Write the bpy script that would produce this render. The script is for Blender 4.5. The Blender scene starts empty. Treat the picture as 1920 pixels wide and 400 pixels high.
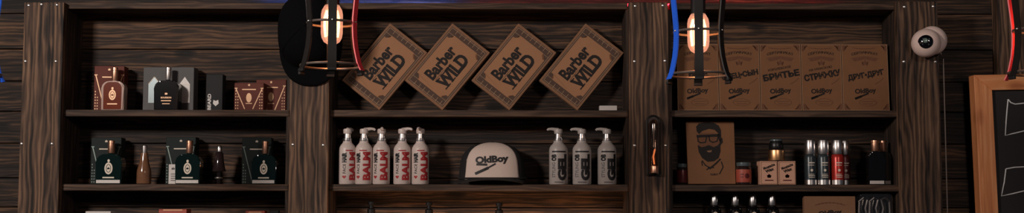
import bpy, bmesh, math, random
from mathutils import Vector, Matrix
from mathutils.bvhtree import BVHTree
R = math.radians
random.seed(7)
scene = bpy.context.scene
col = scene.collection

# ------------------------------------------------------------------ camera, world, lights, exposure
F_PX = 2200.0
PITCH = R(4.4)
CAM = Vector((0, -3.5, 1.5))
cd = bpy.data.cameras.new('camera'); cam = bpy.data.objects.new('camera', cd); col.objects.link(cam)
cd.sensor_width = 36; cd.lens = F_PX / 1920 * 36; cd.clip_start = 0.05
cam.location = CAM; cam.rotation_euler = (R(90) + PITCH, R(-0.06), 0)
scene.camera = cam
scene.view_settings.view_transform = 'Standard'; scene.view_settings.look = 'None'
scene.view_settings.gamma = 1; scene.view_settings.use_curve_mapping = False
scene.view_settings.exposure = 0.0

world = bpy.data.worlds.new('world'); scene.world = world; world.use_nodes = True
world.node_tree.nodes['Background'].inputs[0].default_value = (0.75, 0.8, 1.0, 1)
world.node_tree.nodes['Background'].inputs[1].default_value = 0.035

def area(name, loc, target, size, power, color, size_y=None):
    l = bpy.data.lights.new(name, 'AREA'); l.energy = power; l.color = color
    l.shape = 'RECTANGLE' if size_y else 'SQUARE'; l.size = size
    if size_y: l.size_y = size_y
    o = bpy.data.objects.new(name, l); col.objects.link(o); o.location = loc
    o.rotation_euler = (Vector(target) - Vector(loc)).to_track_quat('-Z', 'Y').to_euler()
    return o
area('ceiling_light_left', (-2.15, -2.9, 2.62), (-0.2, 0, 1.7), 0.45, 68, (1.0, 0.90, 0.83), 0.3)
area('ceiling_light_right', (1.25, -3.4, 2.6), (1.1, 0, 1.7), 0.4, 15, (1.0, 0.89, 0.83), 0.3)
area('warm_shelf_fill', (-0.08, -0.02, 1.335), (-0.08, 0.12, 1.46), 0.75, 0.9, (1.0, 0.55, 0.28), 0.03)  # added unseen warm strip, brightens the back wall above the bottom shelf

# ------------------------------------------------------------------ helpers
def P(px, py, Y=0.0):
    """point of the photographed place seen at pixel px, py on the upright plane y = Y"""
    xc = (px - 960) / F_PX; yc = (200 - py) / F_PX
    d = Vector((xc, math.cos(PITCH) - yc * math.sin(PITCH), math.sin(PITCH) + yc * math.cos(PITCH)))
    return CAM + d * ((Y - CAM.y) / d.y)
S = 3.5 / F_PX * 1.004         # metres per pixel on the shelf fronts

def lin(c):
    f = lambda v: v / 12.92 if v <= 0.04045 else ((v + 0.055) / 1.055) ** 2.4
    return tuple(f(v / 255) for v in c) + (1,)

def mat(name, c, rough=0.5, metal=0.0, emit=None, es=0.0, trans=0.0, alpha=1.0, coat=0.0, noise=0.12, nscale=40, bump=0.0, spec=0.5, ior=1.45):
    m = bpy.data.materials.new(name); m.use_nodes = True
    nt = m.node_tree; b = nt.nodes['Principled BSDF']
    b.inputs['Roughness'].default_value = rough; b.inputs['Metallic'].default_value = metal
    b.inputs['Specular IOR Level'].default_value = spec; b.inputs['IOR'].default_value = ior
    b.inputs['Transmission Weight'].default_value = trans; b.inputs['Alpha'].default_value = alpha
    b.inputs['Coat Weight'].default_value = coat
    tc = nt.nodes.new('ShaderNodeTexCoord'); n = nt.nodes.new('ShaderNodeTexNoise')
    n.inputs['Scale'].default_value = nscale; n.inputs['Detail'].default_value = 5
    nt.links.new(tc.outputs['Object'], n.inputs['Vector'])
    mx = nt.nodes.new('ShaderNodeMix'); mx.data_type = 'RGBA'
    l = lin(c); k = noise
    mx.inputs['A'].default_value = tuple(v * (1 - k) for v in l[:3]) + (1,)
    mx.inputs['B'].default_value = tuple(min(1, v * (1 + k)) for v in l[:3]) + (1,)
    nt.links.new(n.outputs['Fac'], mx.inputs['Factor'])
    nt.links.new(mx.outputs['Result'], b.inputs['Base Color'])
    if bump:
        bp = nt.nodes.new('ShaderNodeBump'); bp.inputs['Strength'].default_value = bump; bp.inputs['Distance'].default_value = 0.002
        nt.links.new(n.outputs['Fac'], bp.inputs['Height']); nt.links.new(bp.outputs['Normal'], b.inputs['Normal'])
    if emit:
        b.inputs['Emission Color'].default_value = lin(emit); b.inputs['Emission Strength'].default_value = es
    return m

def wood(name, dark, mid, light, grain='Z', rings=9.0, gain=1.0, rough=0.7, plank=False, contrast=1.0, knots=True):
    m = bpy.data.materials.new(name); m.use_nodes = True
    nt = m.node_tree; N = nt.nodes.new; L = nt.links.new; b = nt.nodes['Principled BSDF']
    b.inputs['Roughness'].default_value = rough; b.inputs['Specular IOR Level'].default_value = 0.35
    tc = N('ShaderNodeTexCoord'); oi = N('ShaderNodeObjectInfo')
    off = N('ShaderNodeVectorMath'); off.operation = 'MULTIPLY_ADD'
    L(oi.outputs['Location'], off.inputs[0]); off.inputs[1].default_value = (3.7, 5.1, 2.3); L(tc.outputs['Object'], off.inputs[2])
    vec = off.outputs[0]
    if plank:
        at = N('ShaderNodeAttribute'); at.attribute_name = 'tone'
        o2 = N('ShaderNodeVectorMath'); o2.operation = 'MULTIPLY_ADD'
        L(at.outputs['Color'], o2.inputs[0]); o2.inputs[1].default_value = (9, 3, 7); L(vec, o2.inputs[2]); vec = o2.outputs[0]
    def mapped(a, c):      # a: along the grain, c: across
        mp = N('ShaderNodeMapping')
        mp.inputs['Scale'].default_value = (c, c, a) if grain == 'Z' else (a, c, c)
        L(vec, mp.inputs['Vector']); return mp.outputs['Vector']
    low = N('ShaderNodeTexNoise'); low.inputs['Scale'].default_value = 1; low.inputs['Detail'].default_value = 4
    L(mapped(1.6, 42), low.inputs['Vector'])
    wave = N('ShaderNodeTexWave'); wave.wave_type = 'BANDS'; wave.bands_direction = 'X' if grain == 'Z' else 'Z'
    wave.inputs['Scale'].default_value = rings; wave.inputs['Distortion'].default_value = 10
    wave.inputs['Detail'].default_value = 3; wave.inputs['Detail Scale'].default_value = 1.6; wave.inputs['Detail Roughness'].default_value = 0.4
    L(mapped(0.16, 1.0), wave.inputs['Vector'])
    fib = N('ShaderNodeTexNoise'); fib.inputs['Scale'].default_value = 1; fib.inputs['Detail'].default_value = 5; fib.inputs['Roughness'].default_value = 0.6
    L(mapped(5, 200), fib.inputs['Vector'])
    blot = N('ShaderNodeTexNoise'); blot.inputs['Scale'].default_value = 1; blot.inputs['Detail'].default_value = 5
    L(mapped(5, 12), blot.inputs['Vector'])
    def math_(op, a, bb, c=None):
        n = N('ShaderNodeMath'); n.operation = op
        for i, v in enumerate((a, bb, c)):
            if v is None: continue
            if isinstance(v, (int, float)): n.inputs[i].default_value = v
            else: L(v, n.inputs[i])
        return n.outputs[0]
    h = math_('MULTIPLY_ADD', wave.outputs['Fac'], gain * 0.22, math_('MULTIPLY', fib.outputs['Fac'], 0.6))
    h = math_('MULTIPLY_ADD', blot.outputs['Fac'], 0.45, h)
    h = math_('MULTIPLY_ADD', low.outputs['Fac'], 0.65, h)
    h = math_('MULTIPLY_ADD', math_('SUBTRACT', h, 0.85 + gain * 0.11), 1.75 * contrast, 0.47)
    if knots:
        vo = N('ShaderNodeTexVoronoi'); vo.inputs['Scale'].default_value = 1; vo.inputs['Randomness'].default_value = 1.0
        L(mapped(4.2, 8.5), vo.inputs['Vector'])
        kn = N('ShaderNodeMapRange'); kn.inputs[1].default_value = 0.06; kn.inputs[2].default_value = 0.17; kn.inputs[3].default_value = -0.45; kn.inputs[4].default_value = 0
        L(vo.outputs['Distance'], kn.inputs[0]); h = math_('ADD', h, kn.outputs[0])
    if plank:
        h = math_('MULTIPLY_ADD', math_('SUBTRACT', at.outputs['Fac'], 0.5), 0.35, h)
    cr = N('ShaderNodeValToRGB'); e = cr.color_ramp.elements
    e[0].position = 0.12; e[0].color = lin(dark); e[1].position = 0.92; e[1].color = lin(light)
    x = cr.color_ramp.elements.new(0.5); x.color = lin(mid)
    L(h, cr.inputs['Fac']); L(cr.outputs['Color'], b.inputs['Base Color'])
    bp = N('ShaderNodeBump'); bp.inputs['Strength'].default_value = 0.5; bp.inputs['Distance'].default_value = 0.003
    L(h, bp.inputs['Height']); L(bp.outputs['Normal'], b.inputs['Normal'])
    return m

def new_obj(name, me, m, parent=None):
    o = bpy.data.objects.new(name, me); col.objects.link(o)
    if m is not None:
        for x in (m if isinstance(m, (list, tuple)) else [m]): me.materials.append(x)
    if parent is not None: o.parent = parent
    return o

def build(name, bm, m, parent=None, smooth=False, angle=40):
    me = bpy.data.meshes.new(name)
    bmesh.ops.recalc_face_normals(bm, faces=bm.faces[:]) if smooth is not None else None
    bm.to_mesh(me); bm.free()
    if smooth:
        for p in me.polygons: p.use_smooth = True
        try: me.set_sharp_from_angle(angle=R(angle))
        except Exception: pass
    return new_obj(name, me, m, parent)

def box(bm, x0, x1, y0, y1, z0, z1, bevel=0.0, seg=2):
    r = bmesh.ops.create_cube(bm, size=1)
    vs = r['verts']
    for v in vs:
        v.co = Vector((x0 + (v.co.x + .5) * (x1 - x0), y0 + (v.co.y + .5) * (y1 - y0), z0 + (v.co.z + .5) * (z1 - z0)))
    if bevel:
        es = list({e for v in vs for e in v.link_edges})
        bmesh.ops.bevel(bm, geom=es, offset=bevel, segments=seg, affect='EDGES', profile=0.6)
    return bm

def lathe(bm, prof, seg=28, cx=0, cy=0, cz=0, sx=1, sy=1, caps=True):
    rings = []
    for r, z in prof:
        rings.append([bm.verts.new((cx + sx * r * math.cos(2 * math.pi * i / seg), cy + sy * r * math.sin(2 * math.pi * i / seg), cz + z)) for i in range(seg)])
    for a, b in zip(rings, rings[1:]):
        for i in range(seg):
            bm.faces.new((a[i], a[(i + 1) % seg], b[(i + 1) % seg], b[i]))
    if caps:
        bm.faces.new(rings[0][::-1]); bm.faces.new(rings[-1])
    return bm

def tube(bm, pts, r, seg=8, closed=False, flat=1.0):
    pts = [Vector(p) for p in pts]; n = len(pts); rings = []
    for i, p in enumerate(pts):
        a = pts[(i - 1) % n] if (closed or i > 0) else p
        b = pts[(i + 1) % n] if (closed or i < n - 1) else p
        t = (b - a).normalized()
        up = Vector((0, 0, 1)) if abs(t.z) < 0.95 else Vector((0, 1, 0))
        u = t.cross(up).normalized(); w = u.cross(t).normalized()
        rr = r[i] if isinstance(r, (list, tuple)) else r
        rings.append([bm.verts.new(p + u * rr * math.cos(2 * math.pi * k / seg) + w * rr * flat * math.sin(2 * math.pi * k / seg)) for k in range(seg)])
    m = n if closed else n - 1
    for i in range(m):
        a = rings[i]; b = rings[(i + 1) % n]
        for k in range(seg):
            bm.faces.new((a[k], a[(k + 1) % seg], b[(k + 1) % seg], b[k]))
    if not closed:
        bm.faces.new(rings[0][::-1]); bm.faces.new(rings[-1])
    return bm

def prism(bm, pts, y0, y1):
    """outline in x, z extruded from y0 to y1"""
    a = [bm.verts.new((x, y0, z)) for x, z in pts]; b = [bm.verts.new((x, y1, z)) for x, z in pts]
    bm.faces.new(a); bm.faces.new(b[::-1])
    n = len(pts)
    for i in range(n): bm.faces.new((a[i], b[i], b[(i + 1) % n], a[(i + 1) % n]))
    return bm

def ell(cx, cz, rx, rz, n=20, a0=0, a1=360):
    full = (a1 - a0) == 360
    k = n if full else n - 1
    return [(cx + rx * math.cos(R(a0 + (a1 - a0) * i / k)), cz + rz * math.sin(R(a0 + (a1 - a0) * i / k))) for i in range(n)]

def stroke(pts, w):
    """thick polyline as quads outlines"""
    out = []
    for (x0, z0), (x1, z1) in zip(pts, pts[1:]):
        d = Vector((x1 - x0, z1 - z0)); 
        if d.length < 1e-9: continue
        d.normalize(); n = Vector((-d.y, d.x)) * w / 2; e = d * w * .3
        out.append([(x0 - e.x + n.x, z0 - e.y + n.y), (x0 - e.x - n.x, z0 - e.y - n.y), (x1 + e.x - n.x, z1 + e.y - n.y), (x1 + e.x + n.x, z1 + e.y + n.y)])
    return out

def rect(x0, x1, z0, z1): return [(x0, z0), (x1, z0), (x1, z1), (x0, z1)]

_textcache = {}
def text_polys(txt, bold=0.0):
    """glyph mesh of txt, normalised to width 1 and height 1"""
    key = (txt, bold)
    if key not in _textcache:
        cu = bpy.data.curves.new('t', 'FONT'); cu.body = txt; cu.offset = bold; cu.resolution_u = 3; cu.fill_mode = 'FRONT'
        o = bpy.data.objects.new('t', cu); col.objects.link(o)
        bpy.context.view_layer.update()
        me = bpy.data.meshes.new_from_object(o.evaluated_get(bpy.context.evaluated_depsgraph_get()))
        vs = [(v.co.x, v.co.y) for v in me.vertices]; fs = [tuple(p.vertices) for p in me.polygons]
        bpy.data.objects.remove(o); bpy.data.curves.remove(cu); bpy.data.meshes.remove(me)
        x0 = min(v[0] for v in vs); x1 = max(v[0] for v in vs); y0 = min(v[1] for v in vs); y1 = max(v[1] for v in vs)
        _textcache[key] = ([((x - x0) / (x1 - x0), (y - y0) / (y1 - y0)) for x, y in vs], fs)
    return _textcache[key]

def put_text(bm, txt, cx, cz, w, h, y, rot=0, bold=0.02, arch=0.0, shear=0.0):
    vs, fs = text_polys(txt, bold)
    c, s = math.cos(R(rot)), math.sin(R(rot)); nv = []
    for u, v in vs:
        a = (u - .5) * w + shear * (v - .5) * h; b = (v - .5) * h + arch * (1 - (2 * u - 1) ** 2)
        nv.append(bm.verts.new((cx + a * c - b * s, y, cz + a * s + b * c)))
    for f in fs:
        try: bm.faces.new([nv[i] for i in f])
        except ValueError: pass
    return bm

def bisect_grid(bm, step, axis='x'):
    k = 0 if axis == 'x' else 2
    lo = min(v.co[k] for v in bm.verts); hi = max(v.co[k] for v in bm.verts)
    c = lo + step
    while c < hi:
        co = Vector((0, 0, 0)); co[k] = c; no = Vector((0, 0, 0)); no[k] = 1
        bmesh.ops.bisect_plane(bm, geom=bm.verts[:] + bm.edges[:] + bm.faces[:], plane_co=co, plane_no=no)
        c += step

def print_on(bm, target, gap=0.0004, step=0.002, both=False):
    """lay flat artwork onto the front of a curved mesh object (same local frame)"""
    t = bmesh.new(); t.from_mesh(target.data); tree = BVHTree.FromBMesh(t); t.free()
    bisect_grid(bm, step, 'x')
    if both: bisect_grid(bm, step, 'z')
    dead = []
    for v in bm.verts:
        hit = tree.ray_cast(Vector((v.co.x, -2, v.co.z)), Vector((0, 1, 0)))
        if hit[0] is None: dead.append(v)
        else: v.co.y = hit[0].y - gap
    if dead: bmesh.ops.delete(bm, geom=dead, context='VERTS')
    return bm

def tag(o, label=None, cat=None, group=None, kind=None):
    if label: o['label'] = label
    if cat: o['category'] = cat
    if group: o['group'] = group
    if kind: o['kind'] = kind
    return o

def empty(name, loc, label, cat, group=None, rz=0, rx=0, ry=0):
    o = bpy.data.objects.new(name, None); col.objects.link(o); o.empty_display_size = 0.03
    o.location = loc; o.rotation_euler = (rx, ry, rz)
    return tag(o, label, cat, group)

def kids(o): return [c for c in col.objects if c.parent == o]
def copy_tree(o, parent=None):
    ks = kids(o)
    c = o.copy(); col.objects.link(c)
    if parent is not None: c.parent = parent
    for k in ks: copy_tree(k, c)
    return c
def again(src, loc, label, rz=None, rx=None, scale=None, group=None):
    c = copy_tree(src); c.location = loc; c['label'] = label
    if rz is not None: c.rotation_euler.z = rz
    if rx is not None: c.rotation_euler.x = rx
    if scale: c.scale = scale
    if group: c['group'] = group
    return c

# ------------------------------------------------------------------ materials
M = {}
M['post'] = wood('weathered_post_wood', (26, 17, 12), (84, 62, 48), (134, 102, 78), 'Z', rings=20, contrast=.92, gain=1.15)
M['shelf'] = wood('dark_shelf_wood', (40, 28, 21), (70, 52, 41), (106, 80, 62), 'X', rings=22, contrast=0.8)
M['side'] = wood('side_board_wood', (26, 19, 15), (52, 39, 32), (88, 67, 53), 'Z', rings=22, contrast=0.9)
M['wall'] = wood('charred_plank_wood', (15, 10, 8), (47, 33, 25), (106, 76, 54), 'X', rings=24, plank=True, contrast=1.0, gain=.8)
M['frame'] = wood('orange_pine', (180, 106, 62), (222, 142, 90), (240, 178, 128), 'Z', rings=14, contrast=0.6, rough=0.45, gain=.7)
M['frame_h'] = wood('orange_pine_across', (180, 106, 62), (222, 142, 90), (240, 178, 128), 'X', rings=14, contrast=0.6, rough=0.45, gain=.7)
M['floor'] = wood('floor_boards', (30, 22, 17), (60, 44, 34), (95, 72, 56), 'X', rings=16)
M['plaster'] = mat('dark_ceiling_paint', (30, 28, 28), 0.9)
M['steel'] = mat('bright_steel', (235, 228, 222), 0.36, 1.0, noise=0.04)
M['chrome'] = mat('chrome', (240, 234, 230), 0.3, 1.0, noise=0.03)
M['copper'] = mat('copper_cap', (246, 188, 156), 0.36, 1.0, noise=0.04)
M['gold'] = mat('gold_cap', (235, 180, 128), 0.36, 1.0, noise=0.04)
M['iron'] = mat('black_iron', (34, 31, 30), 0.5, 0.3, noise=0.2, bump=0.1)
M['ring_iron'] = mat('bare_iron_ring', (150, 134, 124), 0.4, 0.8, noise=0.2)
M['red_paint'] = mat('red_strap_colour', (232, 60, 70), 0.4, noise=0.1)  # saturated red over the whole strap
M['blue_paint'] = mat('blue_strap_colour', (40, 105, 240), 0.4, noise=0.1)  # saturated blue over the whole strap
M['black_plastic'] = mat('black_plastic', (22, 21, 22), 0.35)
M['black_cloth'] = mat('black_cloth', (10, 10, 12), 0.95, noise=0.2, bump=0.3, nscale=400, spec=0.1)
M['black_mesh'] = mat('black_cap_mesh', (26, 24, 25), 0.9, noise=0.3, bump=0.4, nscale=600)
M['cream_cloth'] = mat('pale_cap_cloth', (205, 184, 172), 0.9, noise=0.06, bump=0.15, nscale=300)
M['white_plastic'] = mat('white_plastic', (204, 186, 178), 0.38, noise=0.03)
M['grey_plastic'] = mat('pale_grey_plastic', (176, 166, 160), 0.38, noise=0.03)
M['cam_white'] = mat('white_camera_shell', (236, 208, 198), 0.35, noise=0.03)
M['red_ink'] = mat('red_print', (158, 32, 36), 0.55)
M['black_ink'] = mat('black_print', (24, 22, 24), 0.6)
M['grey_ink'] = mat('grey_print', (92, 86, 88), 0.6)
M['kraft'] = mat('kraft_cardboard', (132, 94, 68), 0.8, noise=0.10, nscale=60)
M['kraft_light'] = mat('pale_kraft', (158, 112, 80), 0.8, noise=0.07, nscale=60)
M['kraft_dim'] = mat('brown_kraft', (128, 86, 56), 0.8, noise=0.13, nscale=25)
M['kraft_dark'] = mat('dark_kraft_print', (80, 59, 48), 0.8, noise=0.3, nscale=180)
M['kraft_ink'] = mat('dark_brown_print', (26, 18, 15), 0.75)
M['kraft_line'] = mat('kraft_edge_line', (170, 135, 105), 0.8)
M['kraft_shade'] = mat('soft_brown_print', (108, 70, 48), 0.8, noise=0.2, nscale=120)
M['pinkkraft'] = mat('pale_tan_card', (205, 156, 130), 0.75, noise=0.06)
M['green_glass'] = mat('dark_green_glass', (9, 27, 24), 0.08, coat=0.6, noise=0.1)
M['green_card'] = mat('dark_green_carton', (17, 28, 26), 0.75, noise=0.15)
M['green_line'] = mat('silver_green_line', (120, 135, 128), 0.35, 0.3)
M['black_glass'] = mat('black_glass', (15, 13, 14), 0.1, coat=0.6)
M['grey_card'] = mat('slate_grey_carton', (88, 86, 86), 0.7, noise=0.08)
M['brown_card'] = mat('red_brown_carton', (96, 42, 29), 0.7, noise=0.15)
M['brown_glass'] = mat('brown_cologne_front', (110, 44, 22), 0.12, coat=0.5, noise=0.2)
M['clear_rim'] = mat('frosted_clear_glass', (186, 156, 142), 0.15, coat=0.5, noise=0.1)
M['amber_glass'] = mat('amber_glass', (116, 80, 58), 0.12, coat=0.7, noise=0.25, nscale=60)
M['smoke_glass'] = mat('smoked_glass', (48, 36, 36), 0.08, coat=0.7, noise=0.25, nscale=60)
M['gold_ink'] = mat('gold_print', (214, 168, 128), 0.4, 0.2)
M['pale_ink'] = mat('pale_print', (222, 208, 190), 0.6)
M['silver_strip'] = mat('silver_white_strip', (205, 198, 192), 0.35, noise=0.15, nscale=200)
M['black_card'] = mat('black_carton', (14, 14, 16), 0.7)
M['label_grey'] = mat('grey_label', (98, 108, 110), 0.3, 0.4)
M['label_red'] = mat('red_label', (190, 58, 48), 0.3, 0.3)
M['label_maroon'] = mat('maroon_label', (96, 38, 38), 0.3, 0.3)
M['jar_red'] = mat('brick_red_jar_label', (165, 74, 56), 0.5, noise=0.2)
M['jar_dark'] = mat('dark_jar_glass', (40, 26, 24), 0.15, coat=0.5)
M['slate'] = mat('chalkboard_slate', (40, 37, 37), 0.8, noise=0.10, nscale=14)
M['chalk'] = mat('white_chalk', (240, 234, 230), 0.95, noise=0.3, nscale=200)
M['rubber_foot'] = mat('black_strap_foot', (18, 17, 18), 0.7)
M['bulb_glass'] = None
M['led_blue'] = mat('blue_neon', (20, 60, 255), 0.4, emit=(35, 105, 255), es=85)
M['led_red'] = mat('red_neon', (255, 20, 40), 0.4, emit=(255, 30, 45), es=22)
M['filament'] = mat('glowing_filament', (255, 200, 160), 0.4, emit=(255, 214, 186), es=3.6)
M['ember'] = mat('dull_filament', (255, 140, 80), 0.4, emit=(255, 150, 95), es=1.1)

def shell(name, tint, amount, glow, gcol, rough=0.06):
    m = bpy.data.materials.new(name); m.use_nodes = True; nt = m.node_tree; N = nt.nodes.new; L = nt.links.new
    for n in list(nt.nodes): nt.nodes.remove(n)
    out = N('ShaderNodeOutputMaterial'); tr = N('ShaderNodeBsdfTransparent'); tr.inputs[0].default_value = lin(tint)
    gl = N('ShaderNodeBsdfGlossy'); gl.inputs['Roughness'].default_value = rough
    gl.inputs['Color'].default_value = (.9, .85, .8, 1)
    mx = N('ShaderNodeMixShader'); mx.inputs[0].default_value = amount
    L(tr.outputs[0], mx.inputs[1]); L(gl.outputs[0], mx.inputs[2])
    em = N('ShaderNodeEmission'); em.inputs[0].default_value = lin(gcol); em.inputs[1].default_value = glow
    ad = N('ShaderNodeAddShader'); L(mx.outputs[0], ad.inputs[0]); L(em.outputs[0], ad.inputs[1])
    L((ad if glow else mx).outputs[0], out.inputs[0]); return m
M['bulb_glass'] = shell('amber_bulb_glass', (255, 205, 160), 0.12, 0.40, (255, 186, 160))
M['tube_glass'] = shell('clear_tube_glass', (205, 185, 170), 0.10, 0, (0, 0, 0), 0.12)
M['clear_plastic'] = shell('clear_plastic_pack', (225, 222, 220), 0.16, 0, (0, 0, 0), 0.12)

# ------------------------------------------------------------------ the setting
WALL_Y = 0.125
XL, XR = -3.4, 3.4
def plank_wall():
    bm = bmesh.new(); lay = bm.loops.layers.float_color.new('tone')
    z = 0.0
    while z < 2.8:
        h = random.uniform(0.085, 0.125); h = min(h, 2.8 - z)
        x = XL
        while x < XR:
            w = 7.0; x1 = min(XR, x + w); d = random.uniform(0, 0.006)
            n0 = len(bm.faces); box(bm, x + .001, x1 - .001, WALL_Y + d, WALL_Y + 0.03, z + .0012, z + h - .0012, 0.0015, 1)
            bm.faces.ensure_lookup_table(); t = (random.random(), random.random(), random.random(), 1)
            g = random.random()
            for f in bm.faces[n0:]:
                for l in f.loops: l[lay] = (g, g, g, 1)
            x = x1
        z += h
    n0 = len(bm.faces); box(bm, XL, XR, WALL_Y + .03, WALL_Y + .1, 0, 2.8)
    bm.faces.ensure_lookup_table()
    for f in bm.faces[n0:]:
        for l in f.loops: l[lay] = (0, 0, 0, 1)
    return bm
tag(build('wall_back', plank_wall(), M['wall'], smooth=None), kind='structure')
tag(build('floor', box(bmesh.new(), XL, XR, -4.6, WALL_Y + .1, -0.05, 0), M['floor']), kind='structure')
tag(build('ceiling', box(bmesh.new(), XL, XR, -4.6, WALL_Y + .1, 2.8, 2.85), M['plaster']), kind='structure')

# ------------------------------------------------------------------ the shelving
def zf(py): return P(960, py, 0).z
Z_TOP, Z_S1, Z_S2, Z_S3 = zf(6), zf(207), zf(346.5), zf(486)
T_TOP, T_S = (zf(6) - zf(17.5)), (zf(207) - zf(219.5))
unit = empty('shelving_unit', (0, 0, 0), 'dark rustic wooden wall shelving with four broad screwed uprights', 'shelving')
POST_Y0 = -0.028
def post(x0, x1, top, name='upright'):
    bm = box(bmesh.new(), 0, x1 - x0, 0, 0.028, 0, top, 0.003)
    o = build(name, bm, M['post'], unit); o.location = (x0, POST_Y0, 0); return o
def xat(px, Y=0.0): return P(px, 200, Y).x
posts = []
for a, b, t in ((39, 114, 5), (543, 616, 6), (1180, 1254, 4), (1686, 1763, 2)):
    posts.append((post(xat(a, POST_Y0), xat(b, POST_Y0), P(960, t, POST_Y0).z), a, b))
def screw(par, px, py):
    p = P(px, py, POST_Y0); bm = bmesh.new()
    lathe(bm, [(0.0045, 0), (0.0045, 0.0008), (0.003, 0.002), (0.0006, 0.0024)], 12)
    s = build('screw', bm, M['steel'], par, True); s.location = (p.x - par.location.x, 0, p.z); s.rotation_euler = (R(90), 0, 0)
for par, spots in zip([p[0] for p in posts], (
        [(53, 11), (77, 9), (106, 10), (47, 116), (104, 116), (40, 271), (97, 271)],
        [(549, 272), (606, 273)],
        [(1191, 11), (1243, 10), (1190, 115), (1247, 114), (1190, 273), (1248, 273)],
        [(1696, 12), (1750, 11), (1695, 115), (1754, 115)])):
    for s in spots: screw(par, *s)
# side boards and shelf boards
for a, b in ((114, 122), (537, 546), (613, 622), (1174, 1183), (1251, 1260), (1681, 1689)):
    x0, x1 = xat(a), xat(b)
    s = build('side_board', box(bmesh.new(), 0, x1 - x0, 0, WALL_Y - 0.001, 0, Z_TOP - 0.02), M['side'], unit)
    s.location = (x0, 0.0, 0)
for a, b in ((115, 543), (619, 1178), (1257, 1684)):
    x0, x1 = xat(a), xat(b)
    for z, t, nm in ((Z_TOP, T_TOP, 'top_board'), (Z_S1, T_S, 'shelf_board'), (Z_S2, T_S, 'shelf_board'), (Z_S3, T_S, 'shelf_board'), (zf(650), T_S, 'shelf_board'), (0.12, T_S, 'shelf_board')):
        s = build(nm, box(bmesh.new(), 0, x1 - x0, 0, WALL_Y - 0.002 + 0.0, -t, 0, 0.0025), M['shelf'], unit)
        s.location = (x0, -0.003, z)
# neon tubes lying on top of the shelving
def neon(px0, px1, m, label):
    x0, x1 = xat(px0), xat(px1)
    t = empty('neon_tube', ((x0 + x1) / 2, 0.06, Z_TOP), label, 'light', 'neon tubes on top of the shelving')
    w = (x1 - x0) / 2
    build('glow_tube', tube(bmesh.new(), [(-w + .01, 0, .0052), (w - .01, 0, .0052)], 0.0036, 12), m, t, True)
    for s in (-1, 1): build('end_holder', box(bmesh.new(), s * w - .012, s * w + .012, -.006, .006, 0.0005, .009, .001), M['black_plastic'], t)
neon(470, 850, M['led_blue'], 'blue glowing tube along the shelf top, left of the red one')
neon(870, 1600, M['led_red'], 'red glowing tube along the shelf top')

# far right post carrying the chalkboard
bm = box(bmesh.new(), 0, 0.16, 0, 0.05, 0, 2.55, .003)
x0 = P(1884, 60, 0.03).x
o = build('wooden_post', bm, M['post']); o.location = (x0, WALL_Y - 0.05, 0)
tag(o, 'brown wooden post at the right edge, behind the framed chalkboard', 'post')

# ------------------------------------------------------------------ chalkboard
CB_Y = 0.03
c0 = P(1826, 140, CB_Y); cb = empty('chalkboard', (c0.x, WALL_Y - 0.0515, c0.z), 'black chalkboard in an orange pine frame hung on the right wall post', 'chalkboard', ry=R(-1.2))
W_, H_ = 0.55, 0.80; fw = 0.053
dY = -(WALL_Y - 0.0515 - CB_Y)
def mitre(pts, m):
    bm = prism(bmesh.new(), pts, dY, 0.0); bmesh.ops.bevel(bm, geom=bm.edges[:], offset=0.0015, segments=1, affect='EDGES'); return build('frame_rail', bm, m, cb)
fh = 0.047
mitre([(0, 0), (fw, -fh), (fw, -H_ + fh), (0, -H_)], M['frame'])
mitre([(W_, 0), (W_, -H_), (W_ - fw, -H_ + fh), (W_ - fw, -fh)], M['frame'])
mitre([(0, 0), (W_, 0), (W_ - fw, -fh), (fw, -fh)], M['frame_h'])
mitre([(0, -H_), (fw, -H_ + fh), (W_ - fw, -H_ + fh), (W_, -H_)], M['frame_h'])
build('writing_panel', box(bmesh.new(), fw - .002, W_ - fw + .002, dY + .012, -.004, -H_ + fh, -fh), M['slate'], cb)
def cbp(px, py):
    p = P(px, py, CB_Y); v = cb.rotation_euler.to_matrix().inverted() @ Vector((p.x - c0.x, 0, p.z - c0.z)); return (v.x, v.z)
for line in ([(1893, 185), (1891, 205), (1889, 230), (1888, 253), (1900, 250), (1925, 244), (1960, 243), (1982, 242), (1984, 215), (1986, 187), (1960, 190)], [(1893, 185), (1898, 191), (1906, 194), (1925, 192), (1960, 190)],
             [(1889, 316), (1886, 340), (1881, 367), (1900, 363), (1925, 357), (1960, 352), (1978, 351), (1982, 330), (1984, 308), (1960, 311)], [(1889, 316), (1905, 313), (1925, 312), (1960, 311)]):
    bm = bmesh.new()
    q = [cbp(*p) for p in line]
    tube(bm, [(x, dY + .0115, z) for x, z in q], 0.0019, 6, flat=1.0)
    build('chalk_line', bm, M['chalk'], cb, True)

# ------------------------------------------------------------------ kraft packs
def put(px, z, y):          # base point on a shelf
    return (P(px, 300, y).x, y, z + 0.0007)

def art(name, m, parent, polys=(), texts=(), y=0.0):
    bm = bmesh.new()
    for p in polys:
        vs = [bm.verts.new((x, y, z)) for x, z in p]
        try: bm.faces.new(vs)
        except ValueError: pass
    for t in texts: put_text(bm, *t[:5], y, *t[5:])
    bmesh.ops.triangulate(bm, faces=[f for f in bm.faces if len(f.verts) > 4])
    return build(name, bm, m, parent, None)

def notch_panel(w, h, n):   # rectangle with scooped corners, centred
    pts = []
    for sx, sz, a0 in ((1, 1, 0), (-1, 1, 1), (-1, -1, 2), (1, -1, 3)):
        cx, cz = sx * w / 2, sz * h / 2
        arc = [(cx - sx * n * math.cos(t), cz - sz * n * math.sin(t)) for t in (R(0), R(30), R(60), R(90))]
        if a0 in (0, 2): arc = arc[::-1]
        pts += arc
    return pts
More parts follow.
